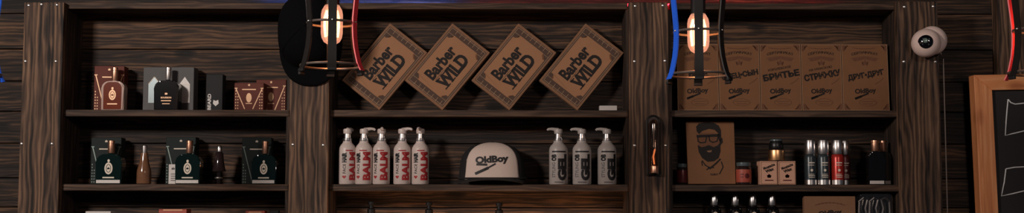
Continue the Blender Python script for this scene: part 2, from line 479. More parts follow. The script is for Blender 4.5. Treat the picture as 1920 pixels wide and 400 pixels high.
# order check happens through triangulation: start right-top going counter-clockwise
def notch_poly(w, h, n):
    a, b = w / 2, h / 2; s = n * .45
    return [(a, -b + n), (a, b - n), (a - s, b - n), (a - n, b - s), (a - n, b), (-a + n, b), (-a + n, b - s), (-a + s, b - n), (-a, b - n),
            (-a, -b + n), (-a + s, -b + n), (-a + n, -b + s), (-a + n, -b), (a - n, -b), (a - n, -b + s), (a - s, -b + n)]

def wild_pack():
    t = empty('gift_pack', (0, 0, 0), '', 'gift pack', 'kraft gift packs standing on their corners')
    L_, Hh = 144 * S, 93 * S; ang = R(-51.4)
    # local card frame u (long), v (short) -> x, z by turning 51 degrees; base corner at the origin
    rot = Matrix.Rotation(R(51.4), 2)
    cen = rot @ Vector((L_ / 2, Hh / 2))    # bottom corner (u=0,v=0)
    def T(u, v):
        p = rot @ Vector((u, v)); return (p.x + (cen.x - cen.x) , p.y)
    # (u, v) centred -> world, with the lowest corner (-L/2,-H/2) turned
    low = rot @ Vector((-L_ / 2, -Hh / 2)); other = rot @ Vector((L_ / 2, -Hh / 2))
    base = rot @ Vector((-L_ / 2, -Hh / 2))
    corners = [rot @ Vector((sx * L_ / 2, sy * Hh / 2)) for sx in (-1, 1) for sy in (-1, 1)]
    lowest = min(corners, key=lambda c: c.y)
    def W(u, v):
        p = rot @ Vector((u, v)) - lowest; return (p.x, p.y)
    d = 0.018
    bm = prism(bmesh.new(), [W(-L_/2, -Hh/2), W(L_/2, -Hh/2), W(L_/2, Hh/2), W(-L_/2, Hh/2)], 0, d)
    bmesh.ops.bevel(bm, geom=bm.edges[:], offset=0.001, segments=1, affect='EDGES')
    build('box_body', bm, M['kraft'], t)
    mp = lambda pts: [W(u, v) for u, v in pts]
    g = 0.0
    # dark ornament band, pale keyline, inner panel
    art('printed_border', M['kraft_dark'], t, [mp(rect(-L_/2 + 5*S, L_/2 - 5*S, -Hh/2 + 4*S, Hh/2 - 4*S))], y=-.0004)
    lines = []
    for s in (-1, 1):
        for k in range(7):
            u = s * (L_/2 - 8*S); v = (k - 3) * 10.5 * S
            lines.append(mp(rect(u - 6*S*(s > 0) - 3*S*(s<0) , u + 6*S*(s < 0) + 3*S*(s>0), v - 3.6*S, v - 2.9*S)))
    for s in (-1, 1):
        a = L_/2 - 7*S; lines.append(mp(rect(-a, a, s*(Hh/2 - 6*S) - .35*S, s*(Hh/2 - 6*S) + .35*S)))
        b = Hh/2 - 6*S; lines.append(mp(rect(s*(L_/2 - 7*S) - .35*S, s*(L_/2 - 7*S) + .35*S, -b, b)))
        lines.append(mp(rect(s*(L_/2 - 18*S) - .3*S, s*(L_/2 - 18*S) + .3*S, -b, b)))
    art('border_lines', M['kraft_line'], t, lines, y=-.0007)
    art('front_panel', M['kraft_light'], t, [mp(notch_poly(L_ - 34*S, Hh - 17*S, 10*S))], y=-.0010)
    bm = bmesh.new()
    c1 = W(-2*S, 15*S); c2 = W(-1*S, -14*S)
    put_text(bm, 'Barber', c1[0], c1[1], 74*S, 24*S, -.0014, 51.4, 0.04)
    put_text(bm, 'WILD', c2[0], c2[1], 74*S, 27*S, -.0014, 51.4, 0.05)
    # slab serifs on the capitals and a rule between the lines
    for (u0, u1, v) in ((-37, -22, -26), (-19, -7, -26), (-19, -7, -3), (-4, 8, -26), (-37, -27, -3), (-4, 4, -3), (14, 22, -26), (14, 22, -3), (-38, -30, 4.5), (-38, -30, 25)):
        bm.faces.new([bm.verts.new((x, -.0014, z)) for x, z in mp(rect(u0*S, u1*S, (v-1)*S, (v+1.4)*S))])
    build('lettering', bm, M['kraft_ink'], t, None)
    art('thin_rule', M['kraft_dark'], t, [mp(rect(-36*S, -10*S, 0.4*S, 1.4*S))], y=-.0014)
    return t
wp = wild_pack()
wl = ['tilted brown Barber WILD pack touching the cage lamp, leftmost', 'tilted brown Barber WILD pack, second from the left', 'tilted brown Barber WILD pack, third from the left', 'tilted brown Barber WILD pack above the white tablet, rightmost']
for i, bx in enumerate((710, 829, 955, 1083)):
    loc = put(bx, Z_S1 + .0022, 0.045)
    if i == 0: wp.location = loc; wp['label'] = wl[0]; wp.rotation_euler = (R(-6), 0, 0)
    else: again(wp, loc, wl[i])

def star(cx, cz, r): return [(cx + (r if k % 2 == 0 else r * .42) * math.sin(k * math.pi / 5), cz + (r if k % 2 == 0 else r * .42) * math.cos(k * math.pi / 5)) for k in range(10)]

def oldboy(bm, cx, cz, w, y, s=1.0, rot=4):
    put_text(bm, 'OldBoy', cx, cz, w, w * .30, y, rot, 0.03)
    k = w
    for q in stroke([(cx - .48*k, cz - .34*k), (cx - .1*k, cz - .19*k), (cx + .12*k, cz - .1*k)], .07*k):
        bm.faces.new([bm.verts.new((x, y, z)) for x, z in q])
    for q in stroke([(cx - .48*k, cz - .34*k), (cx - .22*k, cz - .24*k)], .10*k):
        bm.faces.new([bm.verts.new((x, y, z)) for x, z in q])

def cert(px0, px1, title, sub, label):
    w = (px1 - px0 - 1.5) * S * 1.01; h = 128 * S
    b = put((px0 + px1) / 2, Z_S1 + .0013, 0.035)
    t = empty('certificate_box', b, label, 'box', 'kraft certificate boxes in a row on the upper shelf', rx=R(-3))
    build('box_body', box(bmesh.new(), -w/2, w/2, 0, .022, 0, h, .0012, 1), M['kraft_dim'], t)
    # scalloped darker corners and border line
    cs = []
    for sx in (-1, 1):
        for z0, sz in ((0, 1), (h, -1)):
            x = sx * w/2
            cs.append([(x - sx*1.5*S, z0 + sz*1.5*S), (x - sx*13*S, z0 + sz*1.5*S), (x - sx*12*S, z0 + sz*5*S), (x - sx*6*S, z0 + sz*6*S), (x - sx*5*S, z0 + sz*13*S), (x - sx*1.5*S, z0 + sz*14*S)])
    for c_ in cs: art('corner_ornament', M['kraft_shade'], t, [c_], y=-.0005)
    art('border_line', M['kraft_line'], t, [rect(-w/2 + .3*S, -w/2 + 1.0*S, 0, h), rect(w/2 - 1.0*S, w/2 - .3*S, 0, h), rect(-w/2, w/2, h - 1.6*S, h - .9*S), rect(-w/2, w/2, .8*S, 1.4*S)], y=-.0006)
    art('heading', M['kraft_ink'], t, [], [('СЕРТИФИКАТ', 0, h - 20*S, 50*S, 5.5*S, 0, .02, 4*S)], y=-.0006)
    # small engraved line, star between scrolls
    art('scrollwork', M['kraft_shade'], t, [star(0, h - 36*S, 7*S), [(-26*S, h - 27*S), (0, h - 23*S), (26*S, h - 27*S), (20*S, h - 33*S), (8*S, h - 31*S), (0, h - 28*S), (-8*S, h - 31*S), (-20*S, h - 33*S)]]
        + stroke([(x*S, h - (9 - .004*x*x)*S) for x in range(-22, 23, 6)], 1.6*S), y=-.0006)
    art('flourish', M['kraft_shade'], t, [[(a*S, b2*S) for a, b2 in q] for q in stroke([(18, 51), (28, 57), (34, 63)], 1.2)], y=-.0006)
    bm = bmesh.new(); put_text(bm, title, 1*S, 68*S, min(70, 12*len(title)) * S, 13*S, -.0009, 10, .05)
    if sub: put_text(bm, sub, -2*S, 81*S, 44*S, 4.5*S, -.0009, 10, .01)
    build('title_lettering', bm, M['kraft_ink'], t, None)
    bm = bmesh.new(); oldboy(bm, -1*S, 37*S, 40*S, -.0009); build('logo_lettering', bm, M['kraft_ink'], t, None)
    art('oval_stamp', M['kraft_shade'], t, stroke(ell(3*S, 16*S, 16*S, 7*S, 20) + [(19*S, 16*S)], .8*S) + [rect(-9*S, 15*S, 17*S, 18.5*S), rect(-6*S, 12*S, 12.5*S, 14*S)], y=-.0006)
    return t
cert(1271, 1350, 'ВСЕ', '', 'kraft certificate box half hidden behind the blue-strapped lamp, leftmost')
cert(1350, 1428, 'ОТЕЦ•СЫН', '', 'kraft certificate box reading ОТЕЦ•СЫН, second from the left')
cert(1428, 1506, 'БРИТЬЕ', 'КОРОЛЕВСКОЕ', 'kraft certificate box with slanted word БРИТЬЕ, middle of the row')
cert(1506, 1583, 'СТРИЖКУ', 'НА МУЖСКУЮ', 'kraft certificate box with slanted word СТРИЖКУ, second from the right')
cert(1583, 1671, 'ДРУГ•ДРУГ', '', 'kraft certificate box reading ДРУГ•ДРУГ, at the right end')

# white tablet on the upper shelf
t = put(1141, Z_S1, 0.02); o = build('eraser', box(bmesh.new(), -16.5*S, 16.5*S, 0, .03, 0, 9.5*S, .0015), M['silver_strip']); o.location = t
tag(o, 'small pale grey block lying on the upper middle shelf under the last tilted pack', 'eraser')

# portrait pack
def portrait():
    b = put(1334, Z_S2 + .002, 0.035); t = empty('portrait_pack', b, 'kraft pack printed with a bearded man wearing glasses', 'gift pack', rx=R(-5))
    w, h = 91*S, 119*S
    bm = prism(bmesh.new(), [(-w/2 + 2*S, 0), (w/2 - 0*S, 0), (w/2, h - 2*S), (w/2 - 2*S, h), (-w/2 + 2*S, h), (-w/2 - 1*S, h - 2*S)], 0, .02)
    bmesh.ops.bevel(bm, geom=bm.edges[:], offset=.001, segments=1, affect='EDGES')
    build('box_body', bm, M['kraft_dim'], t)
    X = lambda px: (px - 1333) * S
    Z = lambda py: (347 - py) * S
    A = lambda pts: [(X(a), Z(b_)) for a, b_ in pts]
    hair = A([(1307, 247), (1306, 238), (1311, 232), (1320, 230), (1330, 229), (1341, 231), (1349, 236), (1353, 245), (1353, 262), (1351, 270), (1348, 262), (1347, 250), (1341, 244), (1330, 242), (1318, 246), (1311, 252)])
    beard = A([(1308, 273), (1315, 277), (1322, 276), (1329, 273), (1338, 277), (1346, 274), (1351, 268), (1351, 285), (1347, 298), (1338, 304), (1326, 305), (1316, 298), (1310, 287)])
    glasses = A([(1306, 254), (1350, 252), (1352, 257), (1307, 259)])
    rims = stroke(A([(1309, 258), (1309, 266), (1314, 269), (1323, 268), (1325, 260), (1325, 256)]), 2.2*S) + stroke(A([(1330, 256), (1331, 265), (1337, 268), (1345, 266), (1347, 259), (1347, 254)]), 2.2*S)
    ear = A([(1350, 262), (1355, 259), (1356, 268), (1351, 274)])
    coll = stroke(A([(1316, 303), (1322, 312), (1330, 316), (1324, 320)]), 2*S) + stroke(A([(1330, 318), (1342, 308), (1350, 300)]), 3*S) + stroke(A([(1352, 305), (1355, 315), (1348, 328)]), 2*S) + stroke(A([(1315, 305), (1316, 312)]), 2*S)
    bow = A([(1326, 313), (1331, 315), (1336, 311), (1338, 317), (1331, 317), (1326, 319)])
    art('portrait_print', M['kraft_ink'], t, [hair, glasses, ear] + rims, y=-.0008)
    art('collar_print', M['kraft_ink'], t, coll, y=-.0008)
    art('bow_tie_print', M['kraft_ink'], t, [bow], y=-.0009)
    art('beard_print', M['kraft_ink'], t, [beard], y=-.0010)
    art('face_shading', M['kraft_shade'], t, [A([(1312, 250), (1346, 250), (1350, 268), (1346, 276), (1309, 276)])] + [A([(1326, 280), (1334, 280), (1333, 283), (1327, 283)])], y=-.0005)
    art('mouth_print', M['kraft'], t, [A([(1325, 284), (1335, 283), (1333, 287), (1327, 287)])], y=-.0013)
    bm = bmesh.new(); put_text(bm, 'OLDBOY', X(1338), Z(329), 15*S, 4*S, -.0008, 0, .02); build('lettering', bm, M['kraft_ink'], t, None)
portrait()

# ------------------------------------------------------------------ cologne cartons and bottles
def carton(px0, px1, top, zs, y, body, line, ink, label, zpy, name='cologne_carton', vee=True, rz=0, depth=None, group='cologne cartons with a V stripe'):
    w = (px1 - px0) * S * (1 + y/3.5); h = (zpy - top) * S * (1 + y/3.5); d = depth or min(.05, w*.6)
    t = empty(name, put((px0 + px1)/2, zs, y), label, 'carton', group, rz=rz)
    build('box_body', box(bmesh.new(), -w/2, w/2, 0, d, 0, h, .0012, 1), body, t)
    if vee:
        a = 3.2*S
        pol = stroke([(-w/2 + 3*S, h*.79), (-w/2 + w*.36, h*.06)], 1.7*S) + stroke([(w/2 - 3*S, h*.79), (w/2 - w*.36, h*.06)], 1.7*S)
        pol += [rect(-w/2 + .5*S, -w/2 + 6*S, h*.79, h*.79 + 1.6*S), rect(w/2 - 6*S, w/2 - .5*S, h*.79, h*.79 + 1.6*S)]
        art('stripe', line, t, pol, y=-.0005)
        art('emblem', ink, t, [ell(0, h*.46, 5.2*S, 9*S, 14), star(0, h*.92, 3*S)] + [rect(-13*S, 13*S, h*.74, h*.74 + 2*S), rect(-6*S, 6*S, h*.24, h*.24 + 1.5*S)], y=-.0006)
        dots = []
        for s in (-1, 1):
            for k in range(7):
                for j in range(2):
                    if k + j*2 < 7: dots.append(ell(s*(w/2 - (3 + 4*j)*S), (4 + k*5.5)*S, 1*S, 1.4*S, 6))
        art('pattern', line, t, dots, y=-.0006)
    return t
V = lambda k: M[k]
carton(173, 228, 122, Z_S1, .06, M['brown_card'], M['gold_ink'], M['gold_ink'], 'red-brown carton standing behind the amber cologne bottle', 207, rz=R(4))
carton(437, 492, 155, Z_S1, .03, M['brown_card'], M['gold_ink'], M['gold_ink'], 'red-brown carton with gold V stripe, in front of its twin', 207)
carton(478, 534, 147, Z_S1, .075, M['brown_card'], M['gold_ink'], M['gold_ink'], 'red-brown carton set back behind the front one, by the cap', 207, depth=.04)
carton(171, 226, 259, Z_S2, .06, M['green_card'], M['green_line'], M['pale_ink'], 'dark green carton behind the leftmost green bottle', 346, rz=R(4))
carton(311, 366, 258, Z_S2, .065, M['green_card'], M['green_line'], M['pale_ink'], 'dark green carton behind the green bottle with a small white box', 346, rz=R(3))
carton(454, 508, 259, Z_S2, .06, M['green_card'], M['green_line'], M['pale_ink'], 'dark green carton behind the rightmost green bottle', 346, rz=R(4))

# wide grey presentation carton with bottle shaped prints
t = carton(265, 360, 124, Z_S1, .065, M['grey_card'], None, None, 'wide slate grey carton with white bottle shaped window prints', 207, vee=False, group=None)
def bshape(cx, w, h, z0): return [(cx - w/2, z0), (cx + w/2, z0), (cx + w/2, z0 + h*.72), (cx, z0 + h), (cx - w/2, z0 + h*.72)]
art('window_print', M['silver_strip'], t, [bshape(31*S, 20*S, 50*S, 16*S)], y=-.0006)
art('window_print', M['label_grey'], t, [bshape(-27*S, 22*S, 50*S, 16*S)], y=-.0006)
art('print_outline', M['pale_ink'], t, stroke(bshape(-27*S, 22*S, 50*S, 16*S)[2:5], 1.3*S) + stroke([(21*S, 51*S), (41*S, 51*S)], .8*S) + stroke([(22*S, 26*S), (40*S, 26*S)], .6*S), y=-.0009)

t = empty('black_carton', put(399, Z_S1, .05), 'narrow black carton with a white badge on the upper left shelf', 'carton')
build('box_body', box(bmesh.new(), -16*S, 16*S, 0, .04, 0, 70*S, .0012, 1), M['black_card'], t)
art('badge', M['silver_strip'], t, [[(-2*S, 14*S), (3*S, 9*S), (9*S, 14*S), (8*S, 21*S), (3*S, 19*S), (-1*S, 21*S)]], y=-.0005)
bm = bmesh.new(); put_text(bm, 'BEARD', -9*S, 17*S, 31*S, 6.5*S, -.0005, 90, .03); build('lettering', bm, M['silver_strip'], t, None)

def flask_outline(w, h, n=7, tap=0.02):
    """flask body: straight sides, round shoulders"""
    r = w * .34; pts = [(-w/2 + w*tap + .001, 0), (w/2 - w*tap - .001, 0), (w/2 - w*tap*.5, .002)]
    pts += [(w/2 - r + r*math.cos(a), h - r*.9 + r*.9*math.sin(a)) for a in [math.pi/2*i/n for i in range(n + 1)]]
    pts += [(-w/2 + r - r*math.cos(a), h - r*.9 + r*.9*math.sin(a)) for a in [math.pi/2*(n - i)/n for i in range(n + 1)]]
    pts += [(-w/2 + w*tap*.5, .002)]
    return pts

def flask(w, h, cap_r, cap_z0, cap_z1, body, cap, label, loc, strip=True, front=None, ink='pale_ink', emblem=True, group='flat cologne bottles with metal caps', depth=.5, plain=False):
    t = empty('cologne_bottle', loc, label, 'bottle', group)
    d = w * depth
    bm = prism(bmesh.new(), flask_outline(w, h), -d/2, d/2)
    bmesh.ops.bevel(bm, geom=[e for e in bm.edges if abs(e.verts[0].co.y - e.verts[1].co.y) < 1e-6], offset=.003, segments=2, affect='EDGES')
    bd = build('glass_body', bm, body, t, True, 50)
    bm = bmesh.new(); lathe(bm, [(cap_r*.8, h - .002), (cap_r*.8, cap_z0)], 20); build('neck', bm, body, t, True)
    m1 = cap_z0 + (cap_z1 - cap_z0)*.72
    bm = bmesh.new(); lathe(bm, [(cap_r*.95, cap_z0), (cap_r, cap_z0 + .001), (cap_r, m1), (cap_r*.86, m1 + .0005), (cap_r*.86, m1 + .002), (cap_r*1.02, m1 + .0025), (cap_r*1.02, cap_z1 - .001), (cap_r*.8, cap_z1)], 24)
    build('cap', bm, cap, t, True)
    y = -d/2 - .0005
    if front is not None:
        art('front_glass', front, t, [[(x*.80, .003 + z*.93) for x, z in flask_outline(w, h)]], y=y); y -= .0004
    if strip:
        build('base_strip', box(bmesh.new(), -w/2 + .003, w/2 - .004, -d/2 - .001, -d/2 + .002, .002, 7.5*S, .0006, 1), M['silver_strip'], t)
    if emblem:
        e = w
        ov = ell(0, h*.52, .155*e, .23*e, 18)
        art('emblem', M[ink], t, [ov, ell(0, h*.52 + .29*e, .05*e, .06*e, 8)] + [rect(-.22*e, .22*e, h*.19, h*.19 + .05*e)], y=y)
        art('emblem_centre', body if front is None else front, t, stroke(ell(0, h*.52, .09*e, .15*e, 12) + [(.09*e, h*.52)], .02*e) + [star(0, h*.52, .06*e)], y=y - .0003)
    if plain:
        bm = bmesh.new(); put_text(bm, 'BOURBON', 0, h*.42, .42*w, .07*w, y, 0, .03)
        for a, b2, c, dd in ((-.2, .2, .30, .33), (-.15, .15, .2, .225), (-.05, .05, .52, .58)):
            vs = [bm.verts.new((x, y, z)) for x, z in rect(a*w, b2*w, c*h, dd*h)]; bm.faces.new(vs)
        build('lettering', bm, M[ink], t, None)
    return t
flask(43*S, 55*S, 5.6*S, 57*S, 82*S, M['clear_rim'], M['copper'], 'amber cologne bottle with frosted rim and tall cap', put(211, Z_S1, .035), strip=False, front=M['brown_glass'], ink='gold_ink')
flask(47*S, 56*S, 5.6*S, 58*S, 82*S, M['black_glass'], M['steel'], 'black cologne bottle with silver cap before the wide grey carton', put(312, Z_S1, .035), strip=False, emblem=False, ink='gold_ink', plain=True)
flask(49*S, 56*S, 6.2*S, 58*S, 82*S, M['green_glass'], M['copper'], 'dark green bottle with copper cap, leftmost on the lower shelf', put(208, Z_S2, .032))
flask(47*S, 56*S, 6.2*S, 58*S, 82*S, M['green_glass'], M['copper'], 'dark green bottle with copper cap beside the small white box', put(355, Z_S2, .032))
flask(46*S, 55*S, 5.8*S, 57*S, 81*S, M['green_glass'], M['copper'], 'dark green bottle with copper cap nearest the second upright', put(497, Z_S2, .032))
flask(31*S, 62*S, 7.2*S, 63*S, 84*S, M['black_glass'], M['copper'], 'near black bottle with copper cap at the right end, the front one', put(1641, Z_S2, .025), emblem=False, group='near black bottles at the right end', depth=.6)
flask(26*S, 62*S, 5.6*S, 63*S, 84*S, M['black_glass'], M['copper'], 'near black bottle with copper cap at the right end, the one set back', put(1656, Z_S2, .055), emblem=False, group='near black bottles at the right end', depth=.6)

t = empty('label_box', put(325, Z_S2, .02), 'small white box standing before a dark green carton', 'box')
build('box_body', box(bmesh.new(), -8.5*S, 8.5*S, 0, .02, 0, 37*S, .001, 1), M['silver_strip'], t)
art('printed_lines', M['grey_ink'], t, [rect(-4*S, 4*S, (6 + 4*k)*S, (7.4 + 4*k)*S) for k in range(4)] + [star(0, 29*S, 3.4*S)], y=-.0005)

# small sprays between the cartons
t = empty('spray_vial', put(270.5, Z_S2, .04), 'small amber glass bottle with silver cap, left lower shelf', 'bottle')
build('glass_body', lathe(bmesh.new(), [(12*S, 0), (13.5*S, 1*S), (13.5*S, 20*S), (13*S, 26*S), (9.5*S, 38*S), (7.5*S, 50*S), (6.5*S, 59*S)], 24), M['amber_glass'], t, True)
build('cap', lathe(bmesh.new(), [(4.8*S, 58*S), (5*S, 60*S), (5*S, 72*S), (4*S, 73*S)], 20), M['chrome'], t, True)
t = empty('spray_vial', put(411, Z_S2, .04), 'small smoky stoppered bottle on a narrow foot, left lower shelf', 'bottle')
build('foot', lathe(bmesh.new(), [(7.5*S, 0), (7.5*S, 2*S), (6.5*S, 3*S), (6.5*S, 11*S), (8*S, 12*S), (6.5*S, 13.5*S), (6.5*S, 24*S)], 24), M['tube_glass'], t, True)
build('foot_ring', lathe(bmesh.new(), [(7.6*S, 10*S), (8.2*S, 11.5*S), (7.6*S, 13*S)], 24), M['steel'], t, True)
build('inner_stem', lathe(bmesh.new(), [(4*S, 1*S), (4*S, 24*S)], 12), M['smoke_glass'], t, True)
build('glass_body', lathe(bmesh.new(), [(12.5*S, 24*S), (13*S, 26*S), (11.5*S, 29*S), (9*S, 42*S), (7.5*S, 58*S), (5*S, 61*S)], 24), M['smoke_glass'], t, True)
build('cap', lathe(bmesh.new(), [(4.6*S, 60*S), (4.8*S, 62*S), (4.8*S, 70*S), (3*S, 73*S)], 20), M['chrome'], t, True)
t = empty('white_vial', put(538.5, Z_S1, .02), 'tiny white vial at the end of the upper left shelf', 'bottle')
build('vial_body', lathe(bmesh.new(), [(2.6*S, 0), (3*S, 1*S), (3*S, 14*S), (1.8*S, 17*S)], 16), M['white_plastic'], t, True)
build('cap', lathe(bmesh.new(), [(1.9*S, 17*S), (1.9*S, 19*S)], 12), M['silver_strip'], t, True)

# ------------------------------------------------------------------ pump bottles
def blocks(bm, x0, x1, z0, z1, n, seed):
    """rows of tiny illegible print"""
    rnd = random.Random(seed); dz = (z1 - z0) / n
    for k in range(n):
        a = x0 + rnd.random() * (x1 - x0) * .25; b = x1 - rnd.random() * (x1 - x0) * .25
        z = z0 + k*dz
        vs = [bm.verts.new((x, 0, zz)) for x, zz in rect(a, b, z, z + dz*.55)]; bm.faces.new(vs)

def pump_bottle(kind, loc, label, group):
    t = empty('pump_bottle', loc, label, 'bottle', group)
    r = (16.2 if kind == 'balm' else 17.6)*S
    bd = build('bottle_body', lathe(bmesh.new(), [(r*.93, 0), (r, 1.5*S), (r, 64*S), (r*.97, 68*S), (r*.82, 73*S), (r*.62, 76.5*S), (r*.52, 79*S), (r*.52, 82*S)], 40), M['white_plastic' if kind == 'balm' else 'grey_plastic'], t, True)
    build('collar', lathe(bmesh.new(), [(8.6*S, 81*S), (8.8*S, 82*S), (8.8*S, 86*S), (7*S, 87*S), (6.6*S, 95*S)], 28), M['chrome'], t, True)
    hd = bmesh.new(); lathe(hd, [(6.8*S, 95*S), (7.8*S, 96*S), (8.2*S, 101*S), (7.6*S, 104*S), (5*S, 105*S)], 24)
    build('pump_head', hd, M['white_plastic' if kind == 'balm' else 'grey_plastic'], t, True)
    L_ = 21*S
    tube(b2 := bmesh.new(), [(0, 0, 102.5*S), (-L_*.6, 0, 104.6*S), (-L_*.9, 0, 104*S), (-L_, 0, 102*S)], [4.2*S, 3*S, 2.6*S, 2.2*S], 10)
    nz = build('nozzle', b2, M['white_plastic' if kind == 'balm' else 'grey_plastic'], t, True)
    if kind == 'balm':
        bm = bmesh.new(); put_text(bm, 'BALM', 7*S, 34*S, 53*S, 13.5*S, 0, 90, .05); blocks(bm, -13*S, 14*S, 62*S, 66*S, 1, 2)
        vs = [bm.verts.new((x, 0, z)) for x, z in [(-12*S, 14*S), (-8.5*S, 10*S), (-5*S, 14*S), (-6.6*S, 16.5*S), (-8.5*S, 15*S), (-10.4*S, 16.5*S)]]; bm.faces.new(vs)
        print_on(bm, bd); l1 = build('red_lettering', bm, M['red_ink'], t, None)
        bm = bmesh.new(); put_text(bm, 'HAIR', -8.5*S, 50*S, 19*S, 8*S, 0, 90, .08); put_text(bm, 'FACE', -8.5*S, 29*S, 18*S, 5*S, 0, 90, .02)
        print_on(bm, bd); l2 = build('black_lettering', bm, M['black_ink'], t, None)
        return t, nz, [l1, l2]
    bm = bmesh.new(); put_text(bm, 'GEL', 6.5*S, 32*S, 50*S, 17*S, 0, 90, .07); blocks(bm, -14*S, 14*S, 60*S, 65*S, 1, 4); put_text(bm, 'OB', -9*S, 50*S, 13*S, 9*S, 0, 90, .08)
    print_on(bm, bd); l1 = build('black_lettering', bm, M['black_ink'], t, None)
    bm = bmesh.new(); put_text(bm, 'STYLING', -9.5*S, 27*S, 28*S, 6*S, 0, 90, .02); blocks(bm, -12*S, 13*S, 3*S, 7*S, 1, 5)
    print_on(bm, bd); l2 = build('grey_lettering', bm, M['grey_ink'], t, None)
    return t, nz, [l1, l2]
bal, nz, lt = pump_bottle('balm', put(651, Z_S2, .035), 'white balm pump bottle turned aside, leftmost of five', 'balm pump bottles')
nzs = {651: -1.9, 682: math.pi + .05, 715: 1.75, 754: 2.7, 788: 1.4}
turn = {651: R(20), 682: 0, 715: R(-4), 754: R(3), 788: R(5)}
bl = {651: '', 682: 'white balm pump bottle with its spout reaching right, second of five', 715: 'white balm pump bottle in the middle of the five',
      754: 'white balm pump bottle, fourth from the left', 788: 'white balm pump bottle, rightmost of five, nearest the cap'}
made = {651: bal}
for px in (682, 715, 754, 788): made[px] = again(bal, put(px, Z_S2, .035), bl[px])
for px, o in made.items():
    o.rotation_euler.z = turn[px]
    for k in kids(o):
        if k.name.startswith('nozzle'): k.rotation_euler.z = nzs[px] - turn[px]
gel, nz, lt = pump_bottle('gel', put(1047, Z_S2, .035), 'pale gel pump bottle nearest the cap, leftmost of three', 'gel pump bottles')
g2 = again(gel, put(1091, Z_S2, .035), 'pale gel pump bottle in the middle of three', rz=R(-3))
g3 = again(gel, put(1138, Z_S2, .035), 'pale gel pump bottle, rightmost, by the third upright', rz=R(4))

# ------------------------------------------------------------------ caps (hats)
def hat(name, loc, label, a, b, h, front, side, visor_len, visor_drop, base_z, cat='cap', eyelets=False, rx=0):
    t = empty(name, loc, label, cat, rx=rx)
    n, k = 64, 18
    def pt(phi, s):
        r = (1 - s**4.2) ** .5 * (1 + .05*(1 - s)**5); lean = 0.10 * s * b
        sq = lambda v: math.copysign(abs(v) ** .84, v)
        return Vector((a * r * sq(math.sin(phi)), -b * r * sq(math.cos(phi)) + lean, base_z + h * s))
    def patch(sel):
        bm = bmesh.new(); g = {}
        def v(i, j):
            i %= n
            if j == k: i = 0
            if (i, j) not in g: g[(i, j)] = bm.verts.new(pt(2*math.pi*i/n - math.pi, math.sin(j/k*math.pi/2) if j < k else 1.0))
            return g[(i, j)]
        for i in range(n):
            phi = abs(2*math.pi*(i + .5)/n - math.pi)
            for j in range(k):
                if sel(phi, j):
                    q = [v(i, j), v(i + 1, j), v(i + 1, j + 1), v(i, j + 1)]; q = list(dict.fromkeys(q)); bm.faces.new(q)
        return bm
    fs = lambda phi, j: phi < R(50)
    fp = build('front_panel', patch(fs), front, t, True, 80)
    build('crown_back', patch(lambda p, j: not fs(p, j)), side, t, True, 80)
    for q in (fp, kids(t)[-1]):
        md = q.modifiers.new('cloth', 'SOLIDIFY'); md.thickness = 0.0018
    # visor: a curved plate with thickness
    bm = bmesh.new(); m = 24; rows = 6; grid = []
    for i in range(m + 1):
        phi = R(-84 + 168*i/m); x0 = a*math.copysign(abs(math.sin(phi))**.84, phi); y0 = -b*math.cos(phi)**.84
        ext = visor_len * (math.cos(phi*1.04) ** .36 if math.cos(phi*1.04) > 0 else 0)
        row = []
        for j in range(rows + 1):
            s = j/rows; x = x0*(1 + .03*s); y = y0 - ext*s
            z = base_z - visor_drop * (abs(x)/a)**2 * (.5 + .5*s) - .004*s + .001
            row.append(bm.verts.new((x, y, z)))
        grid.append(row)
    for i in range(m):
        for j in range(rows):
            try: bm.faces.new((grid[i][j], grid[i+1][j], grid[i+1][j+1], grid[i][j+1]))
            except ValueError: pass
    bmesh.ops.remove_doubles(bm, verts=bm.verts[:], dist=1e-5)
    vz = build('visor', bm, side, t, True, 60); md = vz.modifiers.new('board', 'SOLIDIFY'); md.thickness = .003; md.offset = 1
    build('button', lathe(bmesh.new(), [(.006, 0), (.006, .001), (.003, .003)], 14, 0, .1*b, base_z + h - .0005), side, t, True)
    # seams and base band
    bm = bmesh.new(); tube(bm, [pt(2*math.pi*i/40, 0.01) + Vector((0, 0, .002)) for i in range(40)], .0028, 8, closed=True); build('sweat_band', bm, side, t, True)
    bm = bmesh.new()
    for s in (-1, 1): tube(bm, [pt(s*R(50), math.sin(j/10*math.pi/2)*.995) for j in range(11)], .0011, 6)
    build('seam', bm, side, t, True)
    return t, fp
hy = .055
cap_, fp = hat('trucker_cap', put(923, Z_S2, hy), 'pale fronted trucker cap with black mesh back and a razor logo', 61.5*S, .066, 71*S, M['cream_cloth'], M['black_mesh'], .035, .0105, .0145)
cap_.location.y = .057
bm = bmesh.new()
put_text(bm, 'OldBoy', 0*S, 45*S, 62*S, 17*S, 0, 4, .05)
for q in stroke([(-30*S, 20*S), (-12*S, 28*S), (6*S, 38*S)], 3*S) + stroke([(-30*S, 20*S), (-8*S, 30*S)], 5*S) + stroke([(-28*S, 37*S), (-10*S, 36.5*S)], 4*S):
    bm.faces.new([bm.verts.new((x, 0, z)) for x, z in q])
print_on(bm, fp, gap=.0012, step=.004, both=True)
build('logo_lettering', bm, M['black_ink'], cap_, None)
# dark underline band on the lower edge of the front panel
bc, _ = hat('baseball_cap', (P(583, 60, POST_Y0).x, POST_Y0 - 0.004, P(583, 63, POST_Y0).z), 'black baseball cap hanging on the second upright behind the cage lamp', 58*S*.97, .106, .105, M['black_cloth'], M['black_cloth'], .052, .004, .0045, rx=R(90))
build('hanging_loop', tube(bmesh.new(), [(0, .10, .004), (0, .112, .006), (0, .116, .003)], .002, 8), M['steel'], bc, True)

